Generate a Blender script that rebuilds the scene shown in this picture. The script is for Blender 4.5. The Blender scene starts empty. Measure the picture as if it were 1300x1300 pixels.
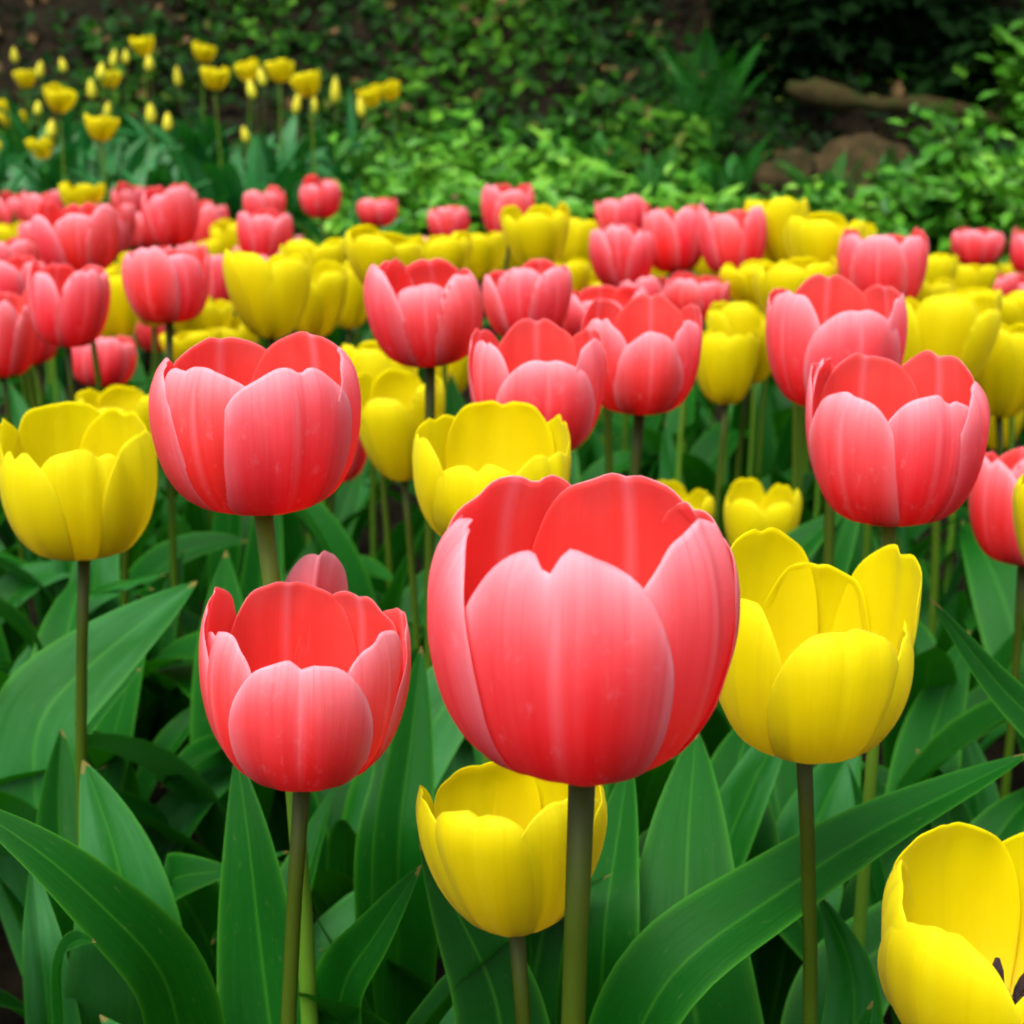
import bpy, math, random
import numpy as np
class RS(np.random.RandomState):
    def uniform(self, a=0., b=1., n=None):
        r = super().uniform(a, b, n); return float(r) if n is None else r
    def normal(self, a=0., b=1., n=None):
        r = super().normal(a, b, n); return float(r) if n is None else r.tolist()
    def rand(self): return float(super().rand())
from mathutils import Vector, Matrix
R = math.radians
random.seed(7)
S = bpy.context.scene
COL = S.collection

# ------------------------------------------------------------------ camera
F = 1888.0                       # focal length in pixels of the 1300 px wide photograph
HC = 0.55
PITCH = math.atan(490 / F)
cam_d = bpy.data.cameras.new('camera'); cam = bpy.data.objects.new('camera', cam_d); COL.objects.link(cam)
cam.location = (0, 0, HC); cam.rotation_euler = (math.pi / 2 - PITCH, 0, 0)
cam_d.angle = 2 * math.atan(650 / F); cam_d.clip_start = 0.02; cam_d.clip_end = 500
cam_d.dof.use_dof = True; cam_d.dof.focus_distance = 0.45
cam_d.dof.aperture_fstop = (cam_d.lens / 1000) / 0.0027
S.camera = cam

# ------------------------------------------------------------------ light
SUN_EL, SUN_AZ = R(62), R(208)   # azimuth: clockwise from +Y; 215 = behind the camera, to the left
w = bpy.data.worlds.new("World"); S.world = w; w.use_nodes = True
nt = w.node_tree
sky = nt.nodes.new('ShaderNodeTexSky'); sky.sky_type = 'NISHITA'; sky.sun_disc = False
sky.sun_elevation = SUN_EL; sky.sun_rotation = SUN_AZ; sky.dust_density = 6; sky.air_density = 1; sky.ozone_density = 0.0
bg = nt.nodes['Background']; bg.inputs[1].default_value = 0.14
hs = nt.nodes.new('ShaderNodeHueSaturation'); hs.inputs['Saturation'].default_value = .35   # a thin white overcast
nt.links.new(sky.outputs[0], hs.inputs['Color']); nt.links.new(hs.outputs[0], bg.inputs[0])
sd = bpy.data.lights.new('sun', 'SUN'); so = bpy.data.objects.new('sun', sd); COL.objects.link(so)
sd.energy = 1.15; sd.angle = R(40); sd.color = (1, .95, .87)
dirv = Vector((math.sin(SUN_AZ) * math.cos(SUN_EL), math.cos(SUN_AZ) * math.cos(SUN_EL), math.sin(SUN_EL)))
so.rotation_euler = dirv.to_track_quat('Z', 'Y').to_euler()
S.view_settings.view_transform = 'Standard'; S.view_settings.look = 'None'
S.view_settings.exposure = 1.13; S.view_settings.gamma = 1
S.cycles.filter_width = 1.9
S.cycles.max_bounces = 8; S.cycles.transmission_bounces = 6; S.cycles.diffuse_bounces = 4
S.cycles.use_denoising = True

# ------------------------------------------------------------------ helpers
FW = Vector((0, math.cos(PITCH), -math.sin(PITCH))); UP = Vector((0, math.sin(PITCH), math.cos(PITCH))); RT = Vector((1, 0, 0))
def lin(a, b, n): return np.linspace(a, b, n).tolist()
def P(px, py, zc):
    return Vector((0, 0, HC)) + zc * (FW + (px - 650) / F * RT - (py - 650) / F * UP)
def sm(a, b, x):
    t = min(1, max(0, (x - a) / (b - a))); return t * t * (3 - 2 * t)
def gz(x, y):
    z = 0.22 * sm(2.55, 3.2, y) + 0.16 * sm(3.2, 4.3, y) + 1.5 * sm(4.1, 6.6, y) + 0.8 * sm(6.5, 10, y)
    if y > 4.0: z += sm(4, 4.6, y) * (0.10 * math.sin(2.1 * x + 1) + 0.06 * math.sin(5.3 * x + y * 3))
    return z + 0.008 * math.sin(17 * x + 3 * y) * math.sin(13 * y)

def tag(o, label=None, cat=None, group=None, kind=None):
    if label: o['label'] = label
    if cat: o['category'] = cat
    if group: o['group'] = group
    if kind: o['kind'] = kind
    return o
def empty(name, loc):
    o = bpy.data.objects.new(name, None); COL.objects.link(o); o.location = loc; o.empty_display_size = .02
    return o
def link(name, me, parent=None, mat=None):
    o = bpy.data.objects.new(name, me); COL.objects.link(o)
    if mat and not me.materials: me.materials.append(mat)
    if parent: o.parent = parent
    return o
def mesh(name, verts, faces, uv=None, attrs=None, smooth=True):
    me = bpy.data.meshes.new(name)
    me.from_pydata([tuple(v) for v in verts], [], [tuple(f) for f in faces])
    if smooth: me.polygons.foreach_set('use_smooth', [True] * len(me.polygons))
    if uv is not None:
        l = me.uv_layers.new(name='UVMap')
        idx = np.zeros(len(me.loops), dtype=np.int32); me.loops.foreach_get('vertex_index', idx)
        l.data.foreach_set('uv', np.asarray(uv, dtype=np.float32)[idx].ravel())
    for k, a in (attrs or {}).items():
        at = me.attributes.new(k, 'FLOAT', 'POINT'); at.data.foreach_set('value', np.asarray(a, dtype=np.float32))
    me.update()
    return me
def grid_faces(nu, nv, o=0, flip=False):
    fs = []
    for j in range(nv - 1):
        for i in range(nu - 1):
            a = o + j * nu + i; q = (a, a + 1, a + nu + 1, a + nu)
            fs.append(q[::-1] if flip else q)
    return fs

# ------------------------------------------------------------------ materials
def mat(name):
    m = bpy.data.materials.new(name); m.use_nodes = True; t = m.node_tree
    t.nodes.clear(); return m, t
def N(t, typ, **kw):
    n = t.nodes.new(typ)
    for k, v in kw.items(): setattr(n, k, v)
    return n
def ramp(t, fac, stops, interp='LINEAR'):
    n = N(t, 'ShaderNodeValToRGB'); cr = n.color_ramp; cr.interpolation = interp
    while len(cr.elements) < len(stops): cr.elements.new(.5)
    for e, (p, c) in zip(cr.elements, stops):
        e.position = p; e.color = tuple(c) + (1,) if len(c) == 3 else c
    t.links.new(fac, n.inputs[0]); return n.outputs[0]
def mth(t, op, a, b=None, clamp=False):
    n = N(t, 'ShaderNodeMath', operation=op, use_clamp=clamp)
    for i, x in enumerate((a, b)):
        if x is None: continue
        if isinstance(x, (int, float)): n.inputs[i].default_value = x
        else: t.links.new(x, n.inputs[i])
    return n.outputs[0]
def mix(t, f, a, b, mode='MIX'):
    n = N(t, 'ShaderNodeMix', data_type='RGBA', blend_type=mode)
    for s, x in ((n.inputs[0], f), (n.inputs[6], a), (n.inputs[7], b)):
        if isinstance(x, (int, float)): s.default_value = x
        elif isinstance(x, tuple): s.default_value = x + (1,)
        else: t.links.new(x, s)
    return n.outputs[2]
def noise(t, vec, scale, detail=3, rough=.5):
    n = N(t, 'ShaderNodeTexNoise'); n.inputs['Scale'].default_value = scale
    n.inputs['Detail'].default_value = detail; n.inputs['Roughness'].default_value = rough
    if vec is not None: t.links.new(vec, n.inputs['Vector'])
    return n.outputs['Fac']
def finish(t, col, rough=.5, spec=.4, transl=0.0, tcol=None, bump=None, bstr=.2, bdist=.001, sheen=0.):
    b = N(t, 'ShaderNodeBsdfPrincipled'); out = N(t, 'ShaderNodeOutputMaterial')
    t.links.new(col, b.inputs['Base Color'])
    if isinstance(rough, (int, float)): b.inputs['Roughness'].default_value = rough
    else: t.links.new(rough, b.inputs['Roughness'])
    b.inputs['Specular IOR Level'].default_value = spec
    b.inputs['Sheen Weight'].default_value = sheen; b.inputs['Sheen Roughness'].default_value = .45
    if bump is not None:
        bn = N(t, 'ShaderNodeBump'); bn.inputs['Strength'].default_value = bstr; bn.inputs['Distance'].default_value = bdist
        t.links.new(bump, bn.inputs['Height']); t.links.new(bn.outputs[0], b.inputs['Normal'])
    if transl:
        tr = N(t, 'ShaderNodeBsdfTranslucent'); t.links.new(tcol or col, tr.inputs[0])
        mx = N(t, 'ShaderNodeMixShader'); mx.inputs[0].default_value = transl
        t.links.new(b.outputs[0], mx.inputs[1]); t.links.new(tr.outputs[0], mx.inputs[2]); t.links.new(mx.outputs[0], out.inputs[0])
    else: t.links.new(b.outputs[0], out.inputs[0])
def uvs(t):
    uv = N(t, 'ShaderNodeUVMap', uv_map='UVMap'); sp = N(t, 'ShaderNodeSeparateXYZ'); t.links.new(uv.outputs[0], sp.inputs[0])
    return uv.outputs[0], sp.outputs[0], sp.outputs[1]
def scaled(t, vec, s):
    mp = N(t, 'ShaderNodeMapping'); mp.inputs['Scale'].default_value = s; t.links.new(vec, mp.inputs[0]); return mp
def jitter(t, vec, s):
    """texture coordinates stretched by s and shifted by the object's random number"""
    mp = scaled(t, vec, s); oi = N(t, 'ShaderNodeObjectInfo'); cb = N(t, 'ShaderNodeCombineXYZ')
    r = mth(t, 'MULTIPLY', oi.outputs['Random'], 37.0)
    for i in range(3): t.links.new(r, cb.inputs[i])
    t.links.new(cb.outputs[0], mp.inputs['Location']); return mp.outputs[0], oi.outputs['Random']

def petal_material(name, outer, warm, margin, inner, inner_top, transl, marg_amt, streak_amt, line=None, vein=.9, vcol=None):
    m, t = mat(name)
    uv, u, v = uvs(t)
    au = mth(t, 'ABSOLUTE', mth(t, 'SUBTRACT', mth(t, 'MULTIPLY', u, 2.0), 1.0))
    st, rnd = jitter(t, uv, (9, .8, 1)); streak = noise(t, st, 1.0, 3, .5)
    bl, _ = jitter(t, uv, (2.2, 2.0, 1)); blot = noise(t, bl, 1.0, 2)
    vv = mth(t, 'ADD', v, mth(t, 'MULTIPLY', mth(t, 'SUBTRACT', blot, .5), .35))
    vv = mth(t, 'ADD', vv, mth(t, 'MULTIPLY', mth(t, 'SUBTRACT', streak, .5), .22), True)
    co = ramp(t, vv, outer); cw = ramp(t, vv, warm)
    c = mix(t, mth(t, 'MULTIPLY', rnd, .9), co, cw)
    # pale margin round the petal and a pale line on the midrib
    edge = mth(t, 'POWER', au, 5.0)
    ra = N(t, 'ShaderNodeAttribute', attribute_name='rim')
    top = mth(t, 'POWER', ra.outputs['Fac'], 9.0)
    mg = mth(t, 'MULTIPLY', mth(t, 'MAXIMUM', mth(t, 'MULTIPLY', edge, mth(t, 'ADD', mth(t, 'MULTIPLY', v, .8), .15)), top), marg_amt, True)
    mg = mth(t, 'MULTIPLY', mg, mth(t, 'ADD', mth(t, 'MULTIPLY', streak, 1.0), .45), True)
    rib = mth(t, 'MULTIPLY', mth(t, 'SUBTRACT', 1.0, mth(t, 'MULTIPLY', au, 11.0), True), mth(t, 'MULTIPLY', mth(t, 'POWER', v, 1.6), .55))
    mg = mth(t, 'MAXIMUM', mg, mth(t, 'MULTIPLY', rib, marg_amt))
    c = mix(t, mg, c, margin)
    c = mix(t, mth(t, 'MULTIPLY', mth(t, 'SUBTRACT', streak, .42, True), streak_amt), c, margin)
    ci = ramp(t, vv, [(0, inner[0]), (.35, inner[1]), (.8, inner[2]), (1, inner_top)])
    ci = mix(t, mth(t, 'MULTIPLY', rib, marg_amt * .7), ci, margin)
    fv, _ = jitter(t, uv, (46, 1.3, 1)); fine = noise(t, fv, 1.0, 2, .5)
    c = mix(t, mth(t, 'MULTIPLY', mth(t, 'SUBTRACT', fine, .5, True), vein), c, vcol or outer[1][1])
    bz, _ = jitter(t, uv, (11, 9, 1)); bru = noise(t, bz, 1.0, 4, .7)
    c = mix(t, mth(t, 'MULTIPLY', mth(t, 'SUBTRACT', bru, .58, True), 1.6), c, margin)
    at = N(t, 'ShaderNodeAttribute', attribute_name='inside')
    c = mix(t, at.outputs['Fac'], c, ci)
    if line:
        c = mix(t, mth(t, 'MULTIPLY', mth(t, 'POWER', au, 40.0), .35), c, line)
    bm, _ = jitter(t, uv, (34, 2.2, 1))
    finish(t, c, .52, .18, transl, None, noise(t, bm, 1.0, 3, .6), .30, .0010, .05)
    return m
M_PINK = petal_material('pink petal',
    [(0, (.62, .004, .002)), (.2, (.86, .008, .010)), (.48, (.92, .032, .056)), (.74, (.93, .105, .145)), (1, (.94, .25, .31))],
    [(0, (.62, .006, .002)), (.2, (.86, .012, .004)), (.48, (.92, .045, .030)), (.74, (.93, .115, .110)), (1, (.94, .25, .26))],
    (.94, .50, .60), [(.75, .20, .005), (.90, .040, .030), (.93, .090, .078)], (.91, .15, .14), .54, .95, .12)
M_YEL = petal_material('yellow petal',
    [(0, (.74, .44, .0)), (.25, (.80, .66, .0)), (.7, (.82, .745, .0)), (1, (.85, .80, .0))],
    [(0, (.72, .50, .01)), (.25, (.80, .67, .0)), (.7, (.82, .73, .0)), (1, (.85, .79, .0))],
    (.88, .83, .02), [(.70, .52, .0), (.81, .68, .0), (.83, .74, .0)], (.86, .79, .0),   .58, .6, .20, (.75, .30, .01), .8, (.76, .56, .0))
M_PALE = petal_material('pale bud petal',
    [(0, (.30, .42, .03)), (.3, (.52, .55, .03)), (.7, (.72, .68, .04)), (1, (.80, .74, .06))],
    [(0, (.30, .40, .03)), (.3, (.55, .52, .03)), (.7, (.75, .66, .03)), (1, (.80, .72, .05))],
    (.84, .78, .10), [(.5, .4, .01), (.7, .6, .01), (.75, .65, .02)], (.8, .72, .03), .28, .5, .2)

def leaf_material(name, dark, light, edgec, rough=.40, spec=.5, transl=.16):
    m, t = mat(name); uv, u, v = uvs(t)
    st, rnd = jitter(t, uv, (44, .7, 1)); vein = noise(t, st, 1.0, 4, .65)
    bl, _ = jitter(t, uv, (2.5, 4, 1)); blot = noise(t, bl, 1.0, 3)
    f = mth(t, 'ADD', mth(t, 'MULTIPLY', vein, .45), mth(t, 'MULTIPLY', blot, .45))
    f = mth(t, 'ADD', f, mth(t, 'MULTIPLY', mth(t, 'SUBTRACT', rnd, .5), .7), True)
    c = mix(t, f, dark, light)
    au = mth(t, 'ABSOLUTE', mth(t, 'SUBTRACT', mth(t, 'MULTIPLY', u, 2.0), 1.0))
    c = mix(t, mth(t, 'MULTIPLY', mth(t, 'POWER', au, 14.0), .65), c, edgec)
    c = mix(t, mth(t, 'MULTIPLY', mth(t, 'SUBTRACT', 1.0, mth(t, 'MULTIPLY', au, 16.0), True), .35), c, edgec)
    gl = mth(t, 'MULTIPLY', mth(t, 'GREATER_THAN', rnd, .72), mth(t, 'MULTIPLY', mth(t, 'SUBTRACT', blot, .40, True), 1.6))
    c = mix(t, gl, c, (.055, .20, .075))
    dry = mth(t, 'MULTIPLY', mth(t, 'GREATER_THAN', mth(t, 'ADD', v, mth(t, 'MULTIPLY', blot, .05)), 1.012), .7)
    c = mix(t, dry, c, (.22, .15, .04))
    rr = mth(t, 'ADD', mth(t, 'MULTIPLY', blot, .22), rough - .1)
    sp_, _ = jitter(t, uv, (24, 60, 1)); speck = noise(t, sp_, 1.0, 2)
    c = mix(t, mth(t, 'MULTIPLY', mth(t, 'SUBTRACT', speck, .66, True), 2.2, True), c, (.12, .16, .05))
    finish(t, c, rr, spec, transl, mix(t, .5, c, (.03, .26, .002)), vein, .45, .0014)
    return m
M_LEAF = leaf_material('tulip leaf', (.0006, .044, .0008), (.0035, .105, .0045), (.05, .25, .012), .50, .15, .22)
M_LEAF_FAR = leaf_material('far bed leaf', (.002, .075, .008), (.010, .16, .030), (.06, .24, .04), .44, .34, .18)
M_FERN = leaf_material('fern', (.004, .075, .002), (.014, .15, .006), (.03, .17, .01), .55, .25, .2)

def stem_material(name, top, midc, low):
    m, t = mat(name); uv, u, v = uvs(t)
    j, rnd = jitter(t, uv, (3, 9, 1)); n = noise(t, j, 1.0, 3)
    vv = mth(t, 'ADD', v, mth(t, 'MULTIPLY', mth(t, 'SUBTRACT', n, .5), .25), True)
    c = ramp(t, vv, [(0, low), (.5, midc), (.95, top)])
    finish(t, c, .5, .18, 0, None, n, .3, .0006); return m
M_STEM_D = stem_material('dark stem', (.030, .042, .002), (.045, .10, .004), (.035, .14, .008))
M_STEM_L = stem_material('light stem', (.075, .12, .008), (.075, .19, .012), (.05, .18, .02))

def simple(name, stops, scale, rough=.8, spec=.2, detail=5, bstr=.5, bdist=.01, transl=0):
    m, t = mat(name); tc = N(t, 'ShaderNodeTexCoord')
    n = noise(t, tc.outputs['Object'], scale, detail, .62)
    finish(t, ramp(t, n, stops), rough, spec, transl, None, n, bstr, bdist); return m
M_SOIL = simple('soil', [(.3, (.003, .003, .0015)), (.5, (.009, .0065, .003)), (.74, (.020, .013, .006))], 28, .95, .1, 8, .8, .02)
M_ROCK = simple('mossy rock', [(.32, (.010, .016, .003)), (.46, (.026, .019, .006)), (.60, (.050, .033, .012)), (.72, (.014, .026, .003))], 16, .9, .15, 8, .7, .02)
M_BARK = simple('bark', [(.3, (.014, .012, .004)), (.5, (.040, .030, .010)), (.62, (.022, .032, .006)), (.78, (.07, .052, .02))], 22, .9, .1, 8, .8, .01)
M_DARK = simple('stamen', [(.3, (.012, .006, .010)), (.7, (.03, .012, .015))], 300, .7, .3)
M_PISTIL = simple('pistil', [(.3, (.60, .55, .05)), (.7, (.70, .66, .10))], 300, .5, .3)
def tint_material(name, stops, rough=.5, spec=.3, transl=.15):
    m, t = mat(name); at = N(t, 'ShaderNodeAttribute', attribute_name='tint')
    finish(t, ramp(t, at.outputs['Fac'], stops), rough, spec, transl); return m
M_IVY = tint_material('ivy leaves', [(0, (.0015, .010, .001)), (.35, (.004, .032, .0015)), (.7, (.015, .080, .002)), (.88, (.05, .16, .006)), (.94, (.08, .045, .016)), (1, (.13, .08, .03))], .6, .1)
M_BUSH = tint_material('bush leaves', [(0, (.012, .10, .004)), (.5, (.055, .23, .008)), (1, (.15, .37, .025))], .5, .25, .22)
M_SHADE_LEAF = tint_material('shade leaves', [(0, (.002, .008, .002)), (1, (.006, .026, .004))], .8, .04, .1)  # near-black leaf colour painting the shade of the hollow, shared with the canopy
M_TWIG = simple('twig', [(.3, (.05, .04, .015)), (.7, (.09, .09, .03))], 40, .9, .1)

# ------------------------------------------------------------------ ground
xs = np.concatenate([np.linspace(-120, -5, 14), np.linspace(-4.6, 4.6, 93), np.linspace(5, 120, 14)])
ys = np.concatenate([np.linspace(-60, -1, 10), np.linspace(-.8, 7.4, 110), np.linspace(7.8, 160, 24)])
gv = [(x, y, gz(x, y)) for y in ys for x in xs]
g = link('ground', mesh('ground', gv, grid_faces(len(xs), len(ys))), None, M_SOIL); tag(g, kind='structure')

# ------------------------------------------------------------------ petals
def cat_rom(pts, n=80):
    p = np.array(pts, float); p = np.vstack([2 * p[0] - p[1], p, 2 * p[-1] - p[-2]])
    out = []
    for s in np.linspace(0, len(pts) - 1 - 1e-6, n):
        i = int(s); f = s - i; a, b, c, d = p[i:i + 4]
        out.append(.5 * ((2 * b) + (c - a) * f + (2 * a - 5 * b + 4 * c - d) * f ** 2 + (3 * b - a - 3 * c + d) * f ** 3))
    return np.array(out)
PROF = {
 'bowl': cat_rom([(.07, 0), (.40, .012), (.66, .085), (.86, .25), (.975, .47), (1, .66), (.95, .85), (.84, 1.0)]),
 'cup':  cat_rom([(.07, 0), (.40, .012), (.66, .085), (.855, .25), (.965, .46), (1.0, .66), (.985, .85), (.925, 1.0)]),
 'cone': cat_rom([(.07, 0), (.33, .025), (.57, .13), (.78, .32), (.92, .53), (.99, .72), (1.0, .88), (.955, 1.0)]),
 'bud':  cat_rom([(.22, 0), (.62, .05), (.92, .20), (1.0, .34), (.86, .54), (.62, .74), (.36, .90), (.10, 1.0)]),
 'open': cat_rom([(.06, 0), (.34, .03), (.56, .14), (.73, .33), (.85, .54), (.94, .74), (.99, .89), (1.02, 1.0)]),
}
def petal_mesh(name, prof, sp, nu, nv, rs):
    """one petal in bloom space: radius 1, height 1, facing -Y; sp holds its own measures"""
    th = np.linspace(-1, 1, nu); u = np.sin(th * math.pi / 2 * .985)
    v = np.linspace(0, 1, nv) ** .9
    U, V = np.meshgrid(u, v)
    zs, n = sp['zs'], sp.get('n', 2.1)
    T = zs + (1 - zs) * np.power(np.maximum(0, 1 - np.abs(u) ** n), 1 / n)
    T = T - sp['notch'] * np.exp(-((u - sp.get('nx', 0)) / .10) ** 2)
    ph = rs.uniform(0, 6.28, 4)
    T = T * (1 + sp.get('wob', .012) * (np.sin(5 * u + ph[0]) + .7 * np.sin(11 * u + ph[1])) * (1 - .5 * np.abs(u)))
    T = T + sp.get('skew', 0) * u
    TT = V * T[None, :]
    pr = PROF[prof]; k = np.linspace(0, 1, len(pr))
    r = np.interp(np.clip(TT, 0, 1.06), k, pr[:, 0]); z = np.interp(TT, k, pr[:, 1])
    ex = np.maximum(0, TT - 1); z = z + ex * 1.0
    s = np.clip(TT / .3, 0, 1); s = s * s * (3 - 2 * s)
    r = r * (1 + sp['open'] * z ** 1.4)
    r = r + sp['off'] * s
    r = r * (1 - sp['bulge'] * U ** 2 * s)
    c = np.clip((TT - .72) / .28, 0, 1.4); r = r + sp['curl'] * c ** 2; z = z - .25 * abs(sp['curl']) * c ** 2 
    r = r - sp['groove'] * np.exp(-((U - sp.get('nx', 0)) / .11) ** 2) * np.clip(TT * 1.4 - .2, 0, 1)
    r = r + sp.get('flare', 0) * np.maximum(0, np.sign(sp.get('flare_side', 1)) * U) ** 3 * TT
    r = r + .006 * np.sin(12 * U + 2.5 * TT + ph[0]) * s
    r = r + .014 * np.sin(3.3 * U + ph[2]) * np.sin(4 * TT + ph[3]) * s
    r = r + .013 * np.sin(8.5 * U + ph[1] * 2) * V ** 7 + .008 * np.sin(17 * U + ph[0]) * V ** 9
    r = r + .008 * np.sin(7 * U + 2 * ph[3]) * np.sin(2.6 * TT + ph[1]) * s
    hw = R(sp['hw']) / (1 + .75 * max(0, sp['open']) * z)
    hw = hw * (1 - sp.get('taper', .0) * np.clip((.55 - TT) / .55, 0, 1))
    A = U * hw + R(sp.get('twist', 0)) * TT
    z = z * sp['h']
    X = r * np.sin(A); Y = -r * np.cos(A)
    pts = np.stack([X, Y, z], -1)
    du = np.gradient(pts, axis=1); dv = np.gradient(pts, axis=0)
    nn = np.cross(du, dv); nn /= np.maximum(1e-9, np.linalg.norm(nn, axis=-1, keepdims=True))
    th_ = .012 * np.clip(1.15 - np.abs(U) ** 6 - .6 * V ** 8, .15, 1)[..., None]
    inn = pts - nn * th_
    verts = np.concatenate([pts.reshape(-1, 3), inn.reshape(-1, 3)])
    fs = grid_faces(nu, nv) + grid_faces(nu, nv, nu * nv, True)
    o = nu * nv
    ring = [j * nu for j in range(nv)] + [(nv - 1) * nu + i for i in range(1, nu)] + [j * nu + nu - 1 for j in range(nv - 2, -1, -1)]
    for a, b in zip(ring[:-1], ring[1:]): fs.append((a, b, b + o, a + o))
    uv1 = np.stack([(U + 1) / 2, np.clip(V * (.35 + .65 * T[None, :] / T.max()), 0, 1)], -1).reshape(-1, 2)
    return mesh(name, verts, fs, np.concatenate([uv1, uv1]), {'inside': ([1.] * o + [0.] * o) if sp.get('swap') else ([0.] * o + [1.] * o), 'rim': np.concatenate([V.ravel(), V.ravel()])})

def default_petals(rs, style, opn):
    out = []; a0 = rs.uniform(-60, 60)
    for k in range(6):
        outer = k % 2 == 0
        out.append(dict(az=a0 + 60 * k + rs.uniform(-7, 7), hw=rs.uniform(41, 50) if style != 'bud' else 56, h=rs.uniform(.86, 1.06),
            off=.055 if outer else 0., bulge=rs.uniform(.03, .07), curl=rs.uniform(-.15, -.02) if style != 'open' else rs.uniform(-.05, .08),
            zs=rs.uniform(.36, .48), notch=rs.uniform(.01, .08), groove=rs.uniform(.01, .05), open=opn + rs.uniform(-.05, .05),
            nx=rs.uniform(-.12, .12), twist=rs.uniform(-6, 6), skew=rs.uniform(-.03, .03)))
        if style == 'bud': out[-1].update(h=rs.uniform(.95, 1.03), curl=0, open=0, notch=.0, zs=.5, off=.04 if outer else 0)
    return out
_cache = {}
def variant(style, opn, vi, lod):
    key = (style, opn, vi, lod)
    if key not in _cache:
        rs = RS(abs(hash((style, vi))) % 9999 if False else (sum(map(ord, style)) * 31 + vi * 101 + int(opn * 100)) % 99991)
        nu, nv = {0: (25, 20), 1: (15, 12), 2: (9, 8)}[lod]
        ps = default_petals(rs, style, opn)
        _cache[key] = [(p['az'], petal_mesh('petal', style, p, nu, nv, rs)) for p in ps]
    return _cache[key]

def tube(pts, rads, ns=8):
    V, Fc, uv = [], [], []
    n = len(pts)
    for i, (p, r) in enumerate(zip(pts, rads)):
        d = (pts[min(i + 1, n - 1)] - pts[max(i - 1, 0)]).normalized()
        a = d.cross(Vector((0, 1, .13))).normalized(); b = d.cross(a)
        for k in range(ns):
            t = 2 * math.pi * k / ns
            V.append(p + r * (math.cos(t) * a + math.sin(t) * b)); uv.append((k / ns, i / (n - 1)))
    for i in range(n - 1):
        for k in range(ns):
            k2 = (k + 1) % ns
            Fc.append((i * ns + k, i * ns + k2, (i + 1) * ns + k2, (i + 1) * ns + k))
    Fc.append(tuple(range(ns))[::-1]); Fc.append(tuple((n - 1) * ns + k for k in range(ns)))
    return V, Fc, uv

# ------------------------------------------------------------------ leaves
def leaf_along(pts, width, fold, up, rs, nu=9, ripple=.05, roll=0.0, n=18):
    """a lance-shaped leaf blade along a smooth path; up = rough direction its upper face looks to"""
    cr = cat_rom([tuple(p) for p in pts], 90)
    seg = np.concatenate([[0], np.cumsum(np.linalg.norm(np.diff(cr, axis=0), axis=1))])
    cr = np.stack([np.interp(np.linspace(0, seg[-1], n), seg, cr[:, k]) for k in range(3)], -1)      # even steps along the blade
    for _ in range(n // 5):
        cr[1:-1] = .25 * cr[:-2] + .5 * cr[1:-1] + .25 * cr[2:]
    path = [Vector(p) for p in cr.tolist()]
    V, uv = [], []; ph = rs.uniform(0, 6.28, 3).tolist()
    for i, p in enumerate(path):
        f = i / (n - 1)
        d = (path[min(i + 1, n - 1)] - path[max(i - 1, 0)]).normalized()
        side = d.cross(up)
        side = side.normalized() if side.length > 1e-4 else Vector((1, 0, 0))
        nrm = side.cross(d).normalized()
        ro = roll * f; side, nrm = side * math.cos(ro) + nrm * math.sin(ro), nrm * math.cos(ro) - side * math.sin(ro)
        wv = width * .5 * max(.012, (.42 + .58 * sm(0, .5, f)) * (max(0, 1 - max(0, (f - .48) / .52) ** 2.1)) ** .85)
        fo = fold * (1.15 - .5 * f)
        for k in range(nu):
            u = k / (nu - 1) * 2 - 1
            off = fo * abs(u) ** 1.25 - .12 * abs(u) ** 3 + ripple * math.sin(9 * f + ph[0] + (1.5 if u > 0 else 0)) * abs(u) ** 2
            V.append(p + side * (u * wv * (1 - .15 * fo)) + nrm * (off * wv)); uv.append(((u + 1) / 2, f))
    return mesh('leaf', V, grid_faces(nu, n), uv)
LEAFLIB = []
rs_l = RS(11)
for i in range(14):                       # a small stock of blades, each 1 m long, leaning to +X
    a = R(rs_l.uniform(4, 20)); bend = R(rs_l.uniform(5, 62)) if i % 3 else R(rs_l.uniform(70, 115))
    p = Vector((.0, 0, 0)); pts = [p.copy()]
    for s in range(7):
        f = s / 6; an = a + bend * f ** 1.8
        p = p + Vector((math.sin(an), .05 * math.sin(3 * f + i), math.cos(an))) / 7; pts.append(p.copy())
    LEAFLIB.append(leaf_along(pts, rs_l.uniform(.135, .225), rs_l.uniform(.25, .75), Vector((-.85, 0, .5)), rs_l, 9, .10, rs_l.uniform(-.7, .7)))
def add_leaf(parent, rs, length, az, mat_=None, wid=1.0, z=.0, which=None):
    me = LEAFLIB[rs.randint(len(LEAFLIB)) if which is None else which]
    o = link('leaf', me, parent)
    if not me.materials: me.materials.append(M_LEAF)
    o.location = (0, 0, z); o.rotation_euler = (R(rs.uniform(-6, 6)), R(rs.uniform(-4, 6)), az); o.scale = (length * wid, length * wid, length)
    if mat_ and mat_ is not M_LEAF:
        o.material_slots[0].link = 'OBJECT'; o.material_slots[0].material = mat_
    return o

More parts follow.
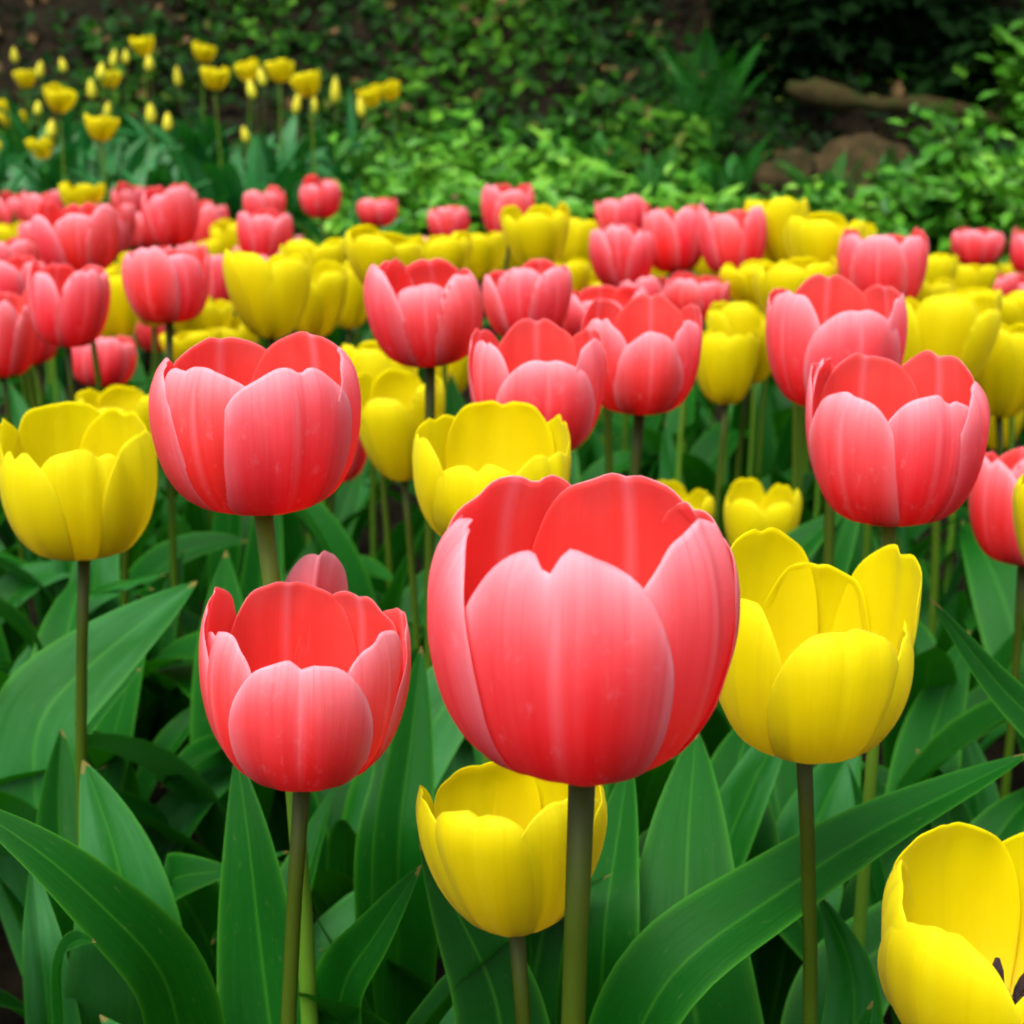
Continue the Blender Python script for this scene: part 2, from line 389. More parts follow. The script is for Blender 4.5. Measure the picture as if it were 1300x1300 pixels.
# ------------------------------------------------------------------ one tulip
TULIPS = {}
def tulip(kind, cx, yb, yt, wpx, label, w=.070, style=None, opn=0.0, petals=None, tilt=None, group=None, seed=None,
          leaves=3, stem=None, lean=(0, 0), key=None, hr=None, far=False, matp=None):
    tilt0 = tilt
    seed = seed if seed is not None else int(cx * 7 + yb * 13) % 9973
    rs = RS(seed)
    zc = F * w / wpx
    tilt = tilt0 or ((0, 0) if petals else (rs.uniform(-6, 6), rs.uniform(-5, 5)))
    B = P(cx, yb, zc)
    va = math.atan2(HC - B.z, B.y)
    yb = yb - .15 * wpx * math.sin(va)               # the belly hangs a little below the point where the stem ends
    B = P(cx, yb, zc)
    hpx = (yb - yt - .40 * wpx * math.sin(va)) / math.cos(va)
    H = hpx * zc / F; H = min(max(H, .6 * w), 1.3 * w) if hr is None else hr * w
    style = style or ('cup' if kind == 'pink' else 'cone')
    name = {'pink': 'pink_tulip', 'yellow': 'yellow_tulip', 'bud': 'tulip_in_bud'}[kind]
    bx, by = B.x + lean[0] + rs.uniform(-.012, .012), B.y + lean[1] + rs.uniform(-.01, .02)
    base = Vector((bx, by, gz(bx, by)))
    root = empty(name, base)
    tag(root, label, 'tulip', group)
    lod = 0 if wpx > 150 else (1 if wpx > 62 else 2)
    # stem
    top = B - base + Vector((0, 0, H * .02))
    wob = Vector((rs.uniform(-.010, .010), rs.uniform(-.008, .008), 0))
    pts = [top * f + Vector((0, 0, -.01)) * (1 - f) + wob * math.sin(math.pi * f) * 1.4 for f in lin(0, 1, 9)]
    rad = .0027 * (w / .07) * rs.uniform(.9, 1.1) * (.85 if far else 1)
    V, Fc, uv = tube(pts, [rad * (1.25 - .28 * f + (.16 if f > .99 else 0)) for f in lin(0, 1, 9)], 10 if lod == 0 else 6)
    st = link('stem', mesh('stem', V, Fc, uv), root, stem or (M_STEM_D if rs.rand() < .55 else M_STEM_L))
    # petals
    if petals:
        nu, nv = (41, 32)
        pl = [(p['az'], petal_mesh('petal', style, p, nu, nv, rs)) for p in petals]
        azr = 0
    else:
        pl = variant(style, opn, rs.randint(5), lod); azr = rs.uniform(0, 360)
    mp = matp or {'pink': M_PINK, 'yellow': M_YEL, 'bud': M_PALE}[kind]
    Mb = Matrix.Translation(B - base) @ Matrix.Rotation(R(tilt[0]), 4, 'Y') @ Matrix.Rotation(R(tilt[1]), 4, 'X')
    # widest radius of these petals, so that the bloom has the asked width
    rr = 0
    if True:
        for az_, me in pl:
            if petals and any(q.get('swap') and q['az'] == az_ for q in petals): continue
            co = np.zeros(len(me.vertices) * 3); me.vertices.foreach_get('co', co); co = co.reshape(-1, 3)
            rr = max(rr, float(np.max(np.hypot(co[:, 0], co[:, 1]))))
    sc = w / 2 / (rr * .985)
    for az, me in pl:
        if not me.materials: me.materials.append(mp)
        o = link('petal', me, root)
        if me.materials[0] is not mp:
            o.material_slots[0].link = 'OBJECT'; o.material_slots[0].material = mp
        o.matrix_local = Mb @ Matrix.Rotation(R(az + azr), 4, 'Z') @ Matrix.Diagonal((sc, sc, H, 1))
    # leaves
    a0 = rs.uniform(0, 6.28)
    stem_len = (B - base).z
    for k in range(leaves):
        ln = min(.30, max(.12, stem_len * rs.uniform(.55, .80))) * (1.0 if k else 1.05)
        add_leaf(root, rs, ln, a0 + k * 2.3 + rs.uniform(-.5, .5), M_LEAF_FAR if far else M_LEAF, rs.uniform(.8, 1.15) * (.75 if far else 1), .0)
    if key: TULIPS[key] = (root, base, B, zc, H)
    return root

def pt(az, hw=46, h=1., off=0., curl=0., zs=.42, notch=.02, groove=.02, bulge=.05, open=0., **k):
    return dict(az=az, hw=hw, h=h, off=off, curl=curl, zs=zs, notch=notch, groove=groove, bulge=bulge, open=open, **k)

BED = 'tulips in the front bed'
# ---- the large blooms at the front, petal by petal
tulip('pink', 740, 988, 603, 390, 'largest coral pink tulip, front centre, its dark stem crossing the low yellow bloom', w=.078, style='bowl', key='P1', group=BED, stem=M_STEM_D, hr=.86, leaves=0,
  petals=[pt(-13, 47, .98, .060, -.06, .44, .095, .05, .05, nx=-.10, n=1.95), pt(54, 47, 1.0, .01, -.02, .44, .01, .03, .06, nx=.2),
          pt(-86, 42, .98, .085, -.12, .48, .0, .02, .03, flare=.04, flare_side=1, n=2.3, wob=.02), pt(112, 45, .96, .05, -.04, .45, .03, .05, .04),
          pt(157, 50, 1.03, .0, -.02, .44, .02, .02, .05, n=2.1), pt(213, 52, 1.02, .05, -.02, .46, .03, .03, .05, nx=-.2, n=2.2)])
tulip('pink', 385, 997, 742, 262, 'pink tulip with a folded petal tip behind its rim, left of the largest bloom', w=.070, style='cup', key='P2', group=BED, stem=M_STEM_D, hr=.81, tilt=(3, 0), leaves=2,
  petals=[pt(5, 46, .93, .08, -.08, .42, .06, .03, .06, n=2.0), pt(-55, 42, .99, .03, -.06, .40, .05, .05, .06, nx=-.35), pt(62, 40, 1.0, .02, -.02, .42, .05, .03, .05, nx=.5),
          pt(-96, 40, 1.1, .06, -.02, .45, .02, .02, .05), pt(112, 42, .98, .07, .02, .45, .02, .02, .05), pt(200, 50, 1.05, .0, -.02, .45, .02, .03, .05), pt(150, 46, 1.0, .02, -.03, .45, .02, .02, .05),
          pt(194, 14, 1.23, .06, .10, .66, .02, .06, -.5, twist=-14, n=2.0, swap=True)])
tulip('pink', 333, 654, 424, 265, 'wide open coral tulip in front of small yellow blooms, upper left', w=.074, style='cup', key='P3', group=BED, stem=M_STEM_L, hr=.765, leaves=2,
  petals=[pt(-27, 48, .98, .03, -.05, .45, .04, .03, .06, nx=-.25), pt(30, 46, .97, .06, -.05, .46, .04, .03, .06, nx=.12), pt(-82, 44, .99, .08, -.14, .46, .02, .02, .04),
          pt(96, 44, 1.02, .05, -.12, .46, .03, .05, .05), pt(150, 50, 1.03, .0, .0, .46, .02, .02, .05), pt(212, 50, 1.0, .04, .0, .46, .03, .02, .05)])
tulip('pink', 1130, 668, 450, 226, 'pink tulip on a light green stem above the large open yellow bloom', w=.072, style='cup', key='P4', group=BED, stem=M_STEM_L, hr=.84, leaves=2, tilt=(-1, 0),
  petals=[pt(-48, 42, .95, .07, -.08, .42, .02, .03, .07, nx=.1, n=1.9), pt(14, 46, .93, .02, -.04, .44, .05, .04, .05, nx=.2), pt(70, 44, .97, .06, -.12, .46, .03, .04, .05, nx=-.3),
          pt(-118, 36, 1.10, .02, -.10, .44, .02, .03, .06), pt(135, 46, 1.06, .04, .0, .45, .02, .03, .05), pt(190, 48, 1.04, .0, .0, .46, .02, .02, .05), pt(240, 44, 1.05, .04, .0, .45, .02, .02, .05)])
tulip('yellow', 1020, 964, 655, 266, 'large open yellow tulip with spread petals, right of the largest pink bloom', w=.074, style='cup', key='Y1', group=BED, stem=M_STEM_D, hr=.95, leaves=2,
  petals=[pt(10, 46, .80, .06, -.12, .40, .03, .03, .06, n=1.95), pt(-62, 42, .90, .04, -.08, .42, .03, .02, .06, n=2.0), pt(72, 38, .70, .05, -.04, .40, .02, .04, .06, n=2.0),
          pt(208, 46, 1.06, .02, -.08, .46, .02, .02, .05, n=2.2), pt(110, 48, 1.0, .02, .02, .42, .02, .04, .07, open=.12, n=2.0), pt(165, 40, .84, .05, -.02, .44, .02, .02, .05)])
tulip('yellow', 655, 1190, 968, 238, 'low yellow tulip half hidden behind the largest pink bloom and its stem', w=.066, style='cone', key='Y2', group=BED, stem=M_STEM_D, hr=.84, leaves=0, tilt=(-2, 0),
  petals=[pt(-22, 44, 1.05, .06, -.14, .44, .06, .04, .07), pt(38, 44, 1.06, .03, -.06, .42, .03, .04, .06), pt(-80, 42, .98, .05, -.02, .42, .02, .03, .05),
          pt(92, 44, .95, .05, -.02, .42, .03, .03, .05), pt(205, 48, .95, .0, -.14, .45, .03, .03, .05, n=2.2), pt(150, 46, .95, .04, -.08, .45, .03, .03, .05)])
tulip('yellow', 1262, 1352, 1058, 318, 'yellow tulip in the lower right corner, open, its dark stamens showing', w=.082, style='cup', key='Y3', group=BED, stem=M_STEM_L, hr=.74, leaves=2,
  petals=[pt(22, 46, .80, .04, -.06, .42, .03, .03, .05), pt(-50, 44, .92, .05, -.12, .42, .03, .03, .05), pt(68, 42, .95, .0, .0, .42, .03, .03, .05),
          pt(-104, 46, .98, .0, -.08, .44, .04, .03, .05), pt(198, 46, 1.05, .0, -.06, .46, .03, .02, .05, n=2.2), pt(136, 46, 1.0, .05, .0, .45, .02, .02, .05)])
tulip('yellow', 107, 711, 528, 194, 'bright yellow tulip at the left edge, in front of another yellow bloom', w=.072, style='cup', key='Y4', group=BED, stem=M_STEM_D, hr=.85,
  petals=[pt(-38, 44, .90, .05, -.05, .44, .07, .04, .05), pt(20, 46, .93, .02, -.03, .44, .05, .05, .06, nx=.3), pt(75, 44, .98, .06, .0, .44, .03, .03, .05),
          pt(-85, 40, 1.06, .03, .02, .44, .02, .03, .05), pt(150, 50, 1.05, .0, .0, .46, .03, .03, .05), pt(208, 48, 1.10, .05, .0, .48, .01, .02, .05, n=2.5)])
tulip('yellow', 625, 694, 524, 203, 'yellow tulip directly behind the rim of the largest pink bloom', w=.074, style='cup', key='Y6', group=BED, hr=.74,
  petals=[pt(-10, 44, .80, .06, -.02, .44, .08, .04, .05), pt(50, 44, .85, .03, .0, .44, .06, .05, .06), pt(-70, 44, .95, .05, .0, .44, .05, .03, .05),
          pt(110, 40, 1.02, .03, .02, .44, .05, .03, .05), pt(172, 52, 1.10, .0, .0, .48, .04, .03, .05, n=2.5), pt(230, 46, 1.0, .05, .0, .46, .03, .02, .05)])

T = tulip
# ---- second rank
T('pink', 546, 465, 330, 150, 'round pink tulip, the left one of a touching pair in mid bed', w=.072, group=BED, stem=M_STEM_D, hr=.86, style='bowl', seed=5)
T('pink', 672, 432, 324, 118, 'pink tulip with outward tipped petals, right one of the touching pair in mid bed', group=BED, opn=.05)
T('pink', 682, 578, 434, 176, 'pink tulip with one broad round front petal, above the yellow bloom behind the centre', w=.072, group=BED, hr=.86, style='cup',
  petals=[pt(8, 50, .86, .07, -.05, .42, .02, .02, .05, n=2.0), pt(-58, 40, .98, .02, -.05, .42, .03, .03, .05), pt(62, 40, .98, .03, -.03, .42, .03, .03, .05), pt(120, 44, 1.0, .05, -.02, .42, .03, .03, .05), pt(180, 48, 1.05, .0, .0, .44, .03, .03, .05), pt(-115, 44, 1.0, .05, .0, .44, .03, .03, .05)])
T('pink', 812, 527, 402, 156, 'pink tulip with pointed petals on a dark stem, above right of centre', w=.072, group=BED, stem=M_STEM_D, hr=.84,
  petals=[pt(5, 40, .86, .07, -.05, .38, .0, .03, .07, n=1.7), pt(-52, 42, .95, .03, -.04, .42, .03, .03, .05), pt(52, 38, .94, .04, -.05, .38, .03, .03, .05, n=1.8), pt(105, 44, 1.04, .05, -.02, .42, .03, .03, .05), pt(165, 48, 1.08, .0, .0, .44, .03, .03, .05), pt(225, 46, 1.05, .05, .0, .44, .03, .03, .05)])
T('pink', 1056, 522, 390, 178, 'pink tulip with a large round petal, left behind the right hand pink bloom', w=.080, group=BED, stem=M_STEM_D, hr=.82,
  petals=[pt(8, 48, .92, .07, -.06, .44, .02, .02, .05, n=2.1), pt(-62, 44, 1.06, .03, -.10, .44, .02, .03, .05), pt(66, 42, 1.02, .04, -.03, .44, .03, .03, .05), pt(120, 44, 1.04, .05, -.02, .42, .03, .03, .05), pt(178, 48, 1.10, .0, .0, .44, .03, .03, .05), pt(238, 46, 1.02, .05, .0, .44, .03, .03, .05)])
T('pink', 1298, 722, 542, 150, 'pink tulip cut by the right edge, its base behind a yellow bloom', w=.074, group=BED, hr=.95)
T('yellow', 1338, 742, 610, 130, 'yellow tulip of which only the left petal shows at the right edge', w=.055, group=BED, hr=1.0)
T('pink', 86, 441, 320, 104, 'slim pink tulip in front of a yellow sliver, second from the left edge', group=BED, hr=1.05, stem=M_STEM_D)
T('pink', 4, 478, 338, 92, 'pink tulip cut by the left edge above dark leaves', group=BED, hr=1.15)
T('pink', 215, 412, 306, 112, 'upright pink tulip with a tall stem, above the upper left coral bloom', group=BED, hr=.90, stem=M_STEM_D)
T('pink', 268, 396, 318, 66, 'pink tulip peeking out right of the upright pink tulip, upper left', group=BED)
T('pink', 130, 492, 418, 88, 'low pink tulip on the left, crossed by a dark stem', group=BED, w=.075)
T('pink', 45, 463, 380, 75, 'pink tulip base showing under two blooms at the left edge', group=BED, w=.075)
T('pink', 203, 447, 385, 60, 'red tulip base behind the stem of the upright pink tulip', group=BED, w=.066)
T('pink', 425, 613, 490, 92, 'pink tulip mostly hidden behind the right side of the upper left coral bloom', group=BED, w=.072)
T('pink', 768, 437, 357, 118, 'pink tulip behind the left shoulder of the pointed petal tulip', group=BED, w=.076)
T('pink', 880, 408, 343, 84, 'pink tulip between yellow blooms, right of the tiny yellow bloom', group=BED)
T('pink', 916, 398, 345, 60, 'pink tulip half covered by a wide yellow cluster, right of centre', group=BED)
T('yellow', 165, 605, 486, 116, 'yellow tulip behind the bright yellow one at the left', group=BED, stem=M_STEM_D, w=.072)
T('yellow', 513, 612, 456, 124, 'tall yellow tulip on a dark stem between the coral bloom and the centre', group=BED, stem=M_STEM_D, hr=1.08)
T('yellow', 480, 560, 430, 104, 'yellow tulip standing behind the tall yellow tulip left of centre', group=BED, w=.072)
T('yellow', 570, 505, 425, 66, 'yellow sliver of a bloom below the round pink tulip', group=BED)
T('yellow', 922, 516, 405, 92, 'yellow tulip on a thin dark stem, lowest of the right yellow cluster', group=BED, stem=M_STEM_D, hr=1.05)
T('yellow', 950, 490, 378, 100, 'yellow tulip behind the lowest of the right yellow cluster', group=BED, w=.078, hr=1.05)
T('yellow', 1010, 425, 325, 112, 'broad yellow tulip at the top of the right yellow cluster', group=BED, w=.080)
T('yellow', 1020, 470, 360, 100, 'yellow tulip over the top of the round petal pink tulip', group=BED, w=.080)
T('yellow', 1268, 532, 400, 106, 'deep yellow tulip at the right with a tall front petal', group=BED, hr=1.12, w=.075)
T('yellow', 1186, 510, 364, 136, 'yellow tulip above the right hand pink bloom', group=BED, w=.090)
T('yellow', 1140, 465, 362, 90, 'yellow tulip left in the yellow cluster at the right edge', group=BED, w=.072)
T('yellow', 1255, 470, 372, 100, 'yellow tulip behind the deep yellow one at the right', group=BED, w=.085)
T('yellow', 1268, 572, 500, 68, 'small yellow bloom below the yellow cluster at the right edge', group=BED, w=.062)
T('yellow', 345, 432, 336, 118, 'yellow tulip with scalloped rim above the upper left coral bloom', group=BED, w=.080, hr=.95)
T('yellow', 398, 430, 332, 90, 'yellow tulip overlapping the scalloped yellow one on its right', group=BED, w=.072)
T('yellow', 443, 418, 336, 70, 'yellow tulip left of the touching pink pair', group=BED, hr=1.1)
T('yellow', 245, 468, 414, 80, 'yellow tulip peeking over the left rim of the coral bloom', group=BED)
T('yellow', 300, 470, 402, 72, 'small yellow tulip behind the rim of the coral bloom', group=BED)
T('yellow', 150, 438, 330, 78, 'yellow tulip behind the slim pink one at the left', group=BED, hr=1.15)
T('yellow', 196, 416, 318, 84, 'yellow tulip hidden behind the upright pink tulip', group=BED, w=.078, hr=1.1)
T('yellow', 962, 735, 606, 100, 'low yellow tulip crossed by two dark stems, right of centre', group=BED, w=.068)
T('yellow', 850, 720, 610, 100, 'yellow rim showing behind the right shoulder of the largest bloom', group=BED, w=.070)
T('yellow', 712, 577, 440, 122, 'yellow edge behind the broad petalled pink tulip', group=BED, w=.088)
T('yellow', 838, 398, 350, 38, 'tiny bright yellow bloom between pink ones, right of centre', group=BED, w=.045, hr=1.15, style='bud')
T('yellow', 765, 420, 345, 78, 'yellow tulip showing right below the touching pink pair', group=BED, w=.080)
T('yellow', 1270, 932, 893, 40, 'small low yellow bloom among the leaves at the right edge', group=BED, w=.045)
T('yellow', 3, 690, 645, 30, 'yellow speck of a bloom at the far left edge, low down', group=BED, w=.045)

# ---- third rank and the back edge of the bed
for cx, yb, yt, wp, lb, kw in [
 (105, 328, 256, 96, 'pale pink tulip, largest of the back left cluster', {}),
 (140, 318, 262, 52, 'pink tulip against the right side of the back left cluster', {}),
 (24, 286, 244, 44, 'small pink tulip at the back, nearest the left edge', {}),
 (58, 284, 238, 48, 'small pink tulip left of the far yellow rim', {}),
 (84, 296, 247, 42, 'pink tulip below the far yellow rim on the left', {}),
 (128, 275, 240, 40, 'small pink tulip right of the far yellow rim', {}),
 (166, 272, 234, 44, 'rearmost pink tulip in the left cluster', {}),
 (221, 298, 235, 66, 'squarish pink tulip at the back left, over the upright one', {}),
 (184, 306, 262, 46, 'small pink tulip left below the squarish pink one', {}),
 (265, 310, 256, 48, 'pink tulip right of the squarish one at the back left', {}),
 (12, 346, 294, 70, 'pink tulip at the left edge below a yellow bloom', {}),
 (20, 380, 318, 84, 'pink tulip rim at the left edge behind the cut one', {}),
 (336, 318, 262, 64, 'pink tulip in front of its twin at the back, left of centre', {}),
 (336, 276, 238, 50, 'pink tulip behind its twin at the back, left of centre', {}),
 (408, 277, 225, 50, 'lone round pink tulip rising above the back of the bed', dict(hr=.95, style='bowl')),
 (480, 288, 248, 48, 'lone small pink tulip over the green plants, left of centre', {}),
 (572, 297, 260, 48, 'left small pink tulip of an overlapping pair at the back', {}),
 (594, 294, 245, 42, 'right small pink tulip of an overlapping pair at the back', {}),
 (647, 291, 232, 62, 'pink tulip at the back touching a tall yellow bloom', {}),
 (792, 350, 280, 76, 'round pink tulip in front of a smaller one, right of centre', dict(style='bowl')),
 (792, 292, 245, 62, 'pink tulip just behind the round one, right of centre', {}),
 (858, 330, 256, 74, 'pink tulip, left one of two at the back right', {}),
 (932, 332, 257, 78, 'pink tulip at the back right, its side behind a yellow bloom', {}),
 (1116, 375, 282, 100, 'pink tulip among yellow blooms on the right, on a red stem', {}),
 (1240, 337, 287, 60, 'lone small pink tulip at the right, in front of a bush', {}),
 (1304, 338, 290, 46, 'pink tulip cut by the right edge at the back of the bed', {}),
 (1262, 378, 344, 56, 'pink tulip rim in the yellow strip at the right', {}),
 (1296, 382, 347, 50, 'pink tulip rim in the yellow strip touching the right edge', {}),
 (1198, 348, 322, 34, 'tiny pink tulip left of the lone one at the right', {}),
 (1080, 394, 356, 30, 'thin pink bud beside the stem among the right yellow blooms', dict(style='bud', w=.03)),
 (383, 312, 284, 24, 'leftmost of three tiny pink blooms in a row at the back', dict(w=.055)),
 (402, 312, 282, 22, 'middle one of three tiny pink blooms in a row at the back', dict(w=.055)),
 (421, 312, 280, 24, 'rightmost of three tiny pink blooms in a row at the back', dict(w=.055)),
 (330, 360, 314, 64, 'pink rim between yellow blooms, below the twins', {}),
 (300, 372, 318, 56, 'pink rim left of the scalloped yellow bloom', {}),
 (516, 320, 285, 34, 'small pink tulip tucked behind a yellow one, left of centre', dict(w=.055)),
 (236, 352, 305, 60, 'pink tulip top behind the upright pink one', {}),
]: T('pink', cx, yb + (0 if 'lone' in lb or 'tiny' in lb else .22 * wp), yt, wp * 1.12, lb, group=BED, leaves=2, **dict(kw, w=kw.get('w', .070) * 1.12))
for cx, yb, yt, wp, lb, kw in [
 (402, 352, 300, 78, 'yellow tulip under the three tiny pink blooms', {}),
 (485, 350, 288, 96, 'wide yellow tulip under the lone small pink tulip', {}),
 (562, 345, 294, 78, 'yellow tulip left below the overlapping pink pair', {}),
 (605, 342, 292, 66, 'yellow tulip right below the overlapping pink pair', {}),
 (684, 326, 258, 80, 'tall yellow tulip with three pointed tips at the back', {}),
 (728, 332, 276, 62, 'yellow tulip right of the tall one with three tips', {}),
 (752, 360, 316, 58, 'yellow tulip left below the round pink one', {}),
 (900, 345, 304, 52, 'small yellow tulip between the two back right pink ones', {}),
 (990, 322, 248, 76, 'tall yellow tulip at the back right, higher than its neighbours', dict(hr=1.0)),
 (1046, 345, 270, 94, 'yellow tulip leaning on the tall one at the back right', {}),
 (1082, 340, 272, 44, 'small yellow tulip left of the pink one on the right', {}),
 (1172, 375, 318, 72, 'yellow tulip right behind the pink one on the right', {}),
 (1225, 378, 330, 62, 'yellow tulip under the lone pink one at the right', {}),
 (1290, 360, 330, 44, 'yellow strip of a bloom at the back of the right edge', {}),
 (296, 330, 279, 50, 'yellow tulip between the back left pinks and the twins', {}),
 (20, 318, 280, 56, 'yellow tulip rim at the left edge among pink blooms', {}),
 (104, 262, 230, 52, 'farthest yellow tulip rim at the back left of the bed', {}),
 (62, 345, 300, 60, 'yellow tulip hidden between the pink blooms at the left', {}),
 (270, 345, 300, 50, 'yellow sliver behind the pink ones left of the twins', {}),
 (2, 284, 258, 34, 'yellow sliver at the left edge, back of the bed', {}),
 (118, 372, 330, 70, 'yellow tulip between the slim pink and the upright pink one', {}),
 (255, 430, 372, 72, 'yellow tulip right of the stem of the upright pink tulip', {}),
 (455, 372, 322, 66, 'yellow tulip under the wide yellow one left of the touching pair', {}),
 (640, 345, 306, 60, 'yellow tulip just left of the tall three tipped one', {}),
 (715, 372, 326, 70, 'yellow tulip behind the right one of the touching pair', {}),
 (820, 362, 318, 56, 'yellow tulip below the left pink of the back right two', {}),
 (960, 372, 330, 84, 'yellow tulip at the upper left of the right yellow cluster', {}),
 (1050, 372, 318, 84, 'yellow tulip under the leaning one, left of the pink on red stem', {}),
 (1150, 400, 345, 96, 'yellow tulip below the pink one on a red stem', {}),
 (1215, 420, 358, 96, 'yellow tulip in the middle of the yellow cluster at the right', {}),
 (1285, 425, 362, 92, 'yellow tulip of the right cluster touching the edge', {}),
 (1120, 420, 372, 80, 'yellow tulip at the left end of the right edge cluster', {}),
 (1185, 352, 322, 48, 'small yellow tulip behind the pink one on a red stem', {}),
]: T('yellow', cx, yb + .22 * wp, yt, wp * 1.12, lb, group=BED, leaves=2, **dict(kw, w=kw.get('w', .070) * 1.12))
for cx, yb, yt, wp, lb, kw in [
 (40, 262, 240, 36, 'tiny pink tulip at the very back, left of the far yellow rim', {}), (150, 300, 256, 52, 'pink tulip between the back left cluster and the squarish one', {}),
 (200, 262, 236, 38, 'tiny pink tulip behind the squarish one at the back', {}), (246, 280, 250, 40, 'tiny pink tulip behind and right of the squarish one', {}),
 (60, 330, 276, 62, 'pink tulip left of the pale one in the back left cluster', {}), (118, 420, 366, 66, 'pink tulip low between two stems at the left', {}),
 (312, 345, 306, 50, 'pink tulip low at the left of the twins', {}), (372, 330, 296, 44, 'small pink tulip right below the twins', {}),
 (545, 330, 296, 50, 'pink tulip top behind the round pink tulip in mid bed', {}), (820, 400, 346, 76, 'pink tulip behind the tiny bright yellow bloom', {}),
 (735, 412, 362, 70, 'pink tulip touching the right side of the touching pair', {}), (958, 330, 270, 48, 'pink tulip squeezed left of the tall back right yellow one', {}),
 (1250, 375, 346, 40, 'pink tulip rim left in the strip at the right edge', {}),
]: T('pink', cx, yb + .15 * wp, yt, wp, lb, group=BED, leaves=2, **kw)

# ---- stamens and pistil of the open yellow tulip in the corner
def corner_flower():
    root, base, B, zc, H = TULIPS['Y3']; o0 = B - base
    for k in range(6):
        a = k * math.pi / 3 + .3
        d = Vector((math.cos(a), math.sin(a), 0))
        pts = [o0 + d * (.004 + .007 * f) + Vector((0, 0, H * (.05 + .36 * f))) for f in lin(0, 1, 7)]
        V, Fc, uv = tube(pts, [.0010, .0010, .0011, .0022, .0026, .0022, .0008], 7)
        link('stamen', mesh('stamen', V, Fc, uv), root, M_DARK)
    pts = [o0 + Vector((0, 0, H * (.04 + .32 * f))) for f in lin(0, 1, 6)]
    V, Fc, uv = tube(pts, [.003, .0034, .0034, .003, .0046, .002], 9)
    link('pistil', mesh('pistil', V, Fc, uv), root, M_PISTIL)
corner_flower()

# ------------------------------------------------------------------ big leaves at the front, each on its own tulip
rs_h = RS(3)
def hero_leaf(key, pts, wpx, fold=.45, up=(-.2, -.9, .6), roll=0., from_base=True):
    root, base, B, zc, H = TULIPS[key]
    pw = [P(*p) for p in pts]
    zm = sum(p[2] for p in pts) / len(pts)
    if from_base: pw = [base + Vector((0, 0, .01))] + pw
    me = leaf_along([p - base for p in pw], wpx * 1.38 * zm / F, fold, Vector(up).normalized(), rs_h, 13, .05, roll, 44)
    link('leaf', me, root, M_LEAF)
def plant(key, px, py, zc, label, group=None):
    b = P(px, py, zc); base = Vector((b.x, b.y, gz(b.x, b.y)))
    root = empty('leafy_tulip', base); tag(root, label, 'tulip plant', group or 'tulip plants showing only leaves')
    TULIPS[key] = (root, base, base, zc, 0)
plant('L1', 235, 1330, .62, 'tulip plant whose long leaf arches to the lower left edge')
hero_leaf('L1', [(225, 1290, .56), (150, 1175, .53), (60, 1085, .52), (-60, 1010, .52)], 100, .45, (.5, -.7, .8))
hero_leaf('P2', [(335, 1240, .60), (318, 1080, .60), (300, 955, .61)], 110, .35, (-.3, -1, .2))
hero_leaf('P2', [(425, 1320, .60), (470, 1200, .57), (535, 1098, .55)], 84, .40, (-.4, -.8, .5))
hero_leaf('Y2', [(640, 1330, .60), (600, 1200, .60), (533, 1065, .60)], 108, .38, (.2, -1, .4))
plant('L2', 150, 1310, .80, 'tulip plant with a broad dark upright leaf at the lower left')
hero_leaf('L2', [(165, 1220, .66), (150, 1090, .65), (105, 965, .66)], 130, .35, (.2, -1, .25))
hero_leaf('L2', [(95, 1170, .75), (75, 1050, .76), (78, 925, .78)], 84, .55, (.8, -.6, .6))
hero_leaf('Y4', [(40, 975, .80), (110, 850, .82), (250, 738, .86)], 110, .35, (-.2, -.9, .5))
plant('L3', 75, 1330, .66, 'tulip plant with a leaf tip bent over at the lower left')
hero_leaf('L3', [(80, 1290, .56), (75, 1215, .55), (100, 1190, .52), (122, 1196, .50)], 52, .6, (-.6, -.6, .7))
hero_leaf('L3', [(55, 1230, .66), (48, 1160, .67), (40, 1090, .68)], 62, .5, (.7, -.7, .5))
plant('L4', 290, 1320, .85, 'tulip plant with a curled leaf in the dark gap at the lower left')
hero_leaf('L4', [(280, 1240, .78), (240, 1150, .76), (215, 1115, .72), (300, 1105, .70)], 80, .3, (.1, -.8, .7))
hero_leaf('L4', [(300, 1290, .68), (320, 1200, .68), (312, 1120, .68)], 70, .5, (.6, -.8, .4))
hero_leaf('Y1', [(880, 1270, .62), (872, 1100, .64), (884, 925, .68)], 128, .28, (-.3, -.8, .55))
plant('L10', 720, 1420, .62, 'tulip plant whose long folded leaf sweeps up to the right')
hero_leaf('L10', [(815, 1290, .55), (950, 1165, .56), (1090, 1065, .58), (1210, 1005, .60), (1310, 955, .62)], 92, .55, (-.1, -.35, .95))
plant('L5', 1400, 1060, .66, 'tulip plant whose pointed leaf reaches in from the right edge')
hero_leaf('L5', [(1370, 1010, .62), (1300, 915, .62), (1235, 830, .62), (1180, 758, .62)], 62, .5, (-.5, -.7, .6))
plant('L6', 1070, 1330, .62, 'tulip plant with a pale upturned leaf left of the corner bloom')
hero_leaf('L6', [(1085, 1290, .62), (1072, 1205, .61), (1040, 1135, .60)], 74, .35, (-.4, -.8, .45))
hero_leaf('L6', [(1050, 1300, .72), (1150, 1180, .74), (1250, 1080, .76)], 90, .4, (0, -.7, .7))
plant('L7', 505, 1290, .78, 'tulip plant with an upright leaf left of the largest bloom')
hero_leaf('L7', [(505, 1100, .70), (520, 960, .72), (535, 820, .76)], 74, .5, (.5, -.8, .4))
hero_leaf('L7', [(485, 1090, .74), (500, 980, .75), (470, 880, .77)], 60, .4, (-.4, -.8, .4))
plant('L8', 760, 1310, .70, 'tulip plant with upright leaves right of the thick dark stem')
hero_leaf('L8', [(765, 1220, .62), (780, 1090, .64), (800, 960, .68)], 84, .45, (-.4, -.9, .3))
plant('L9', 960, 1200, .85, 'tulip plant with dark leaves behind the open yellow bloom')
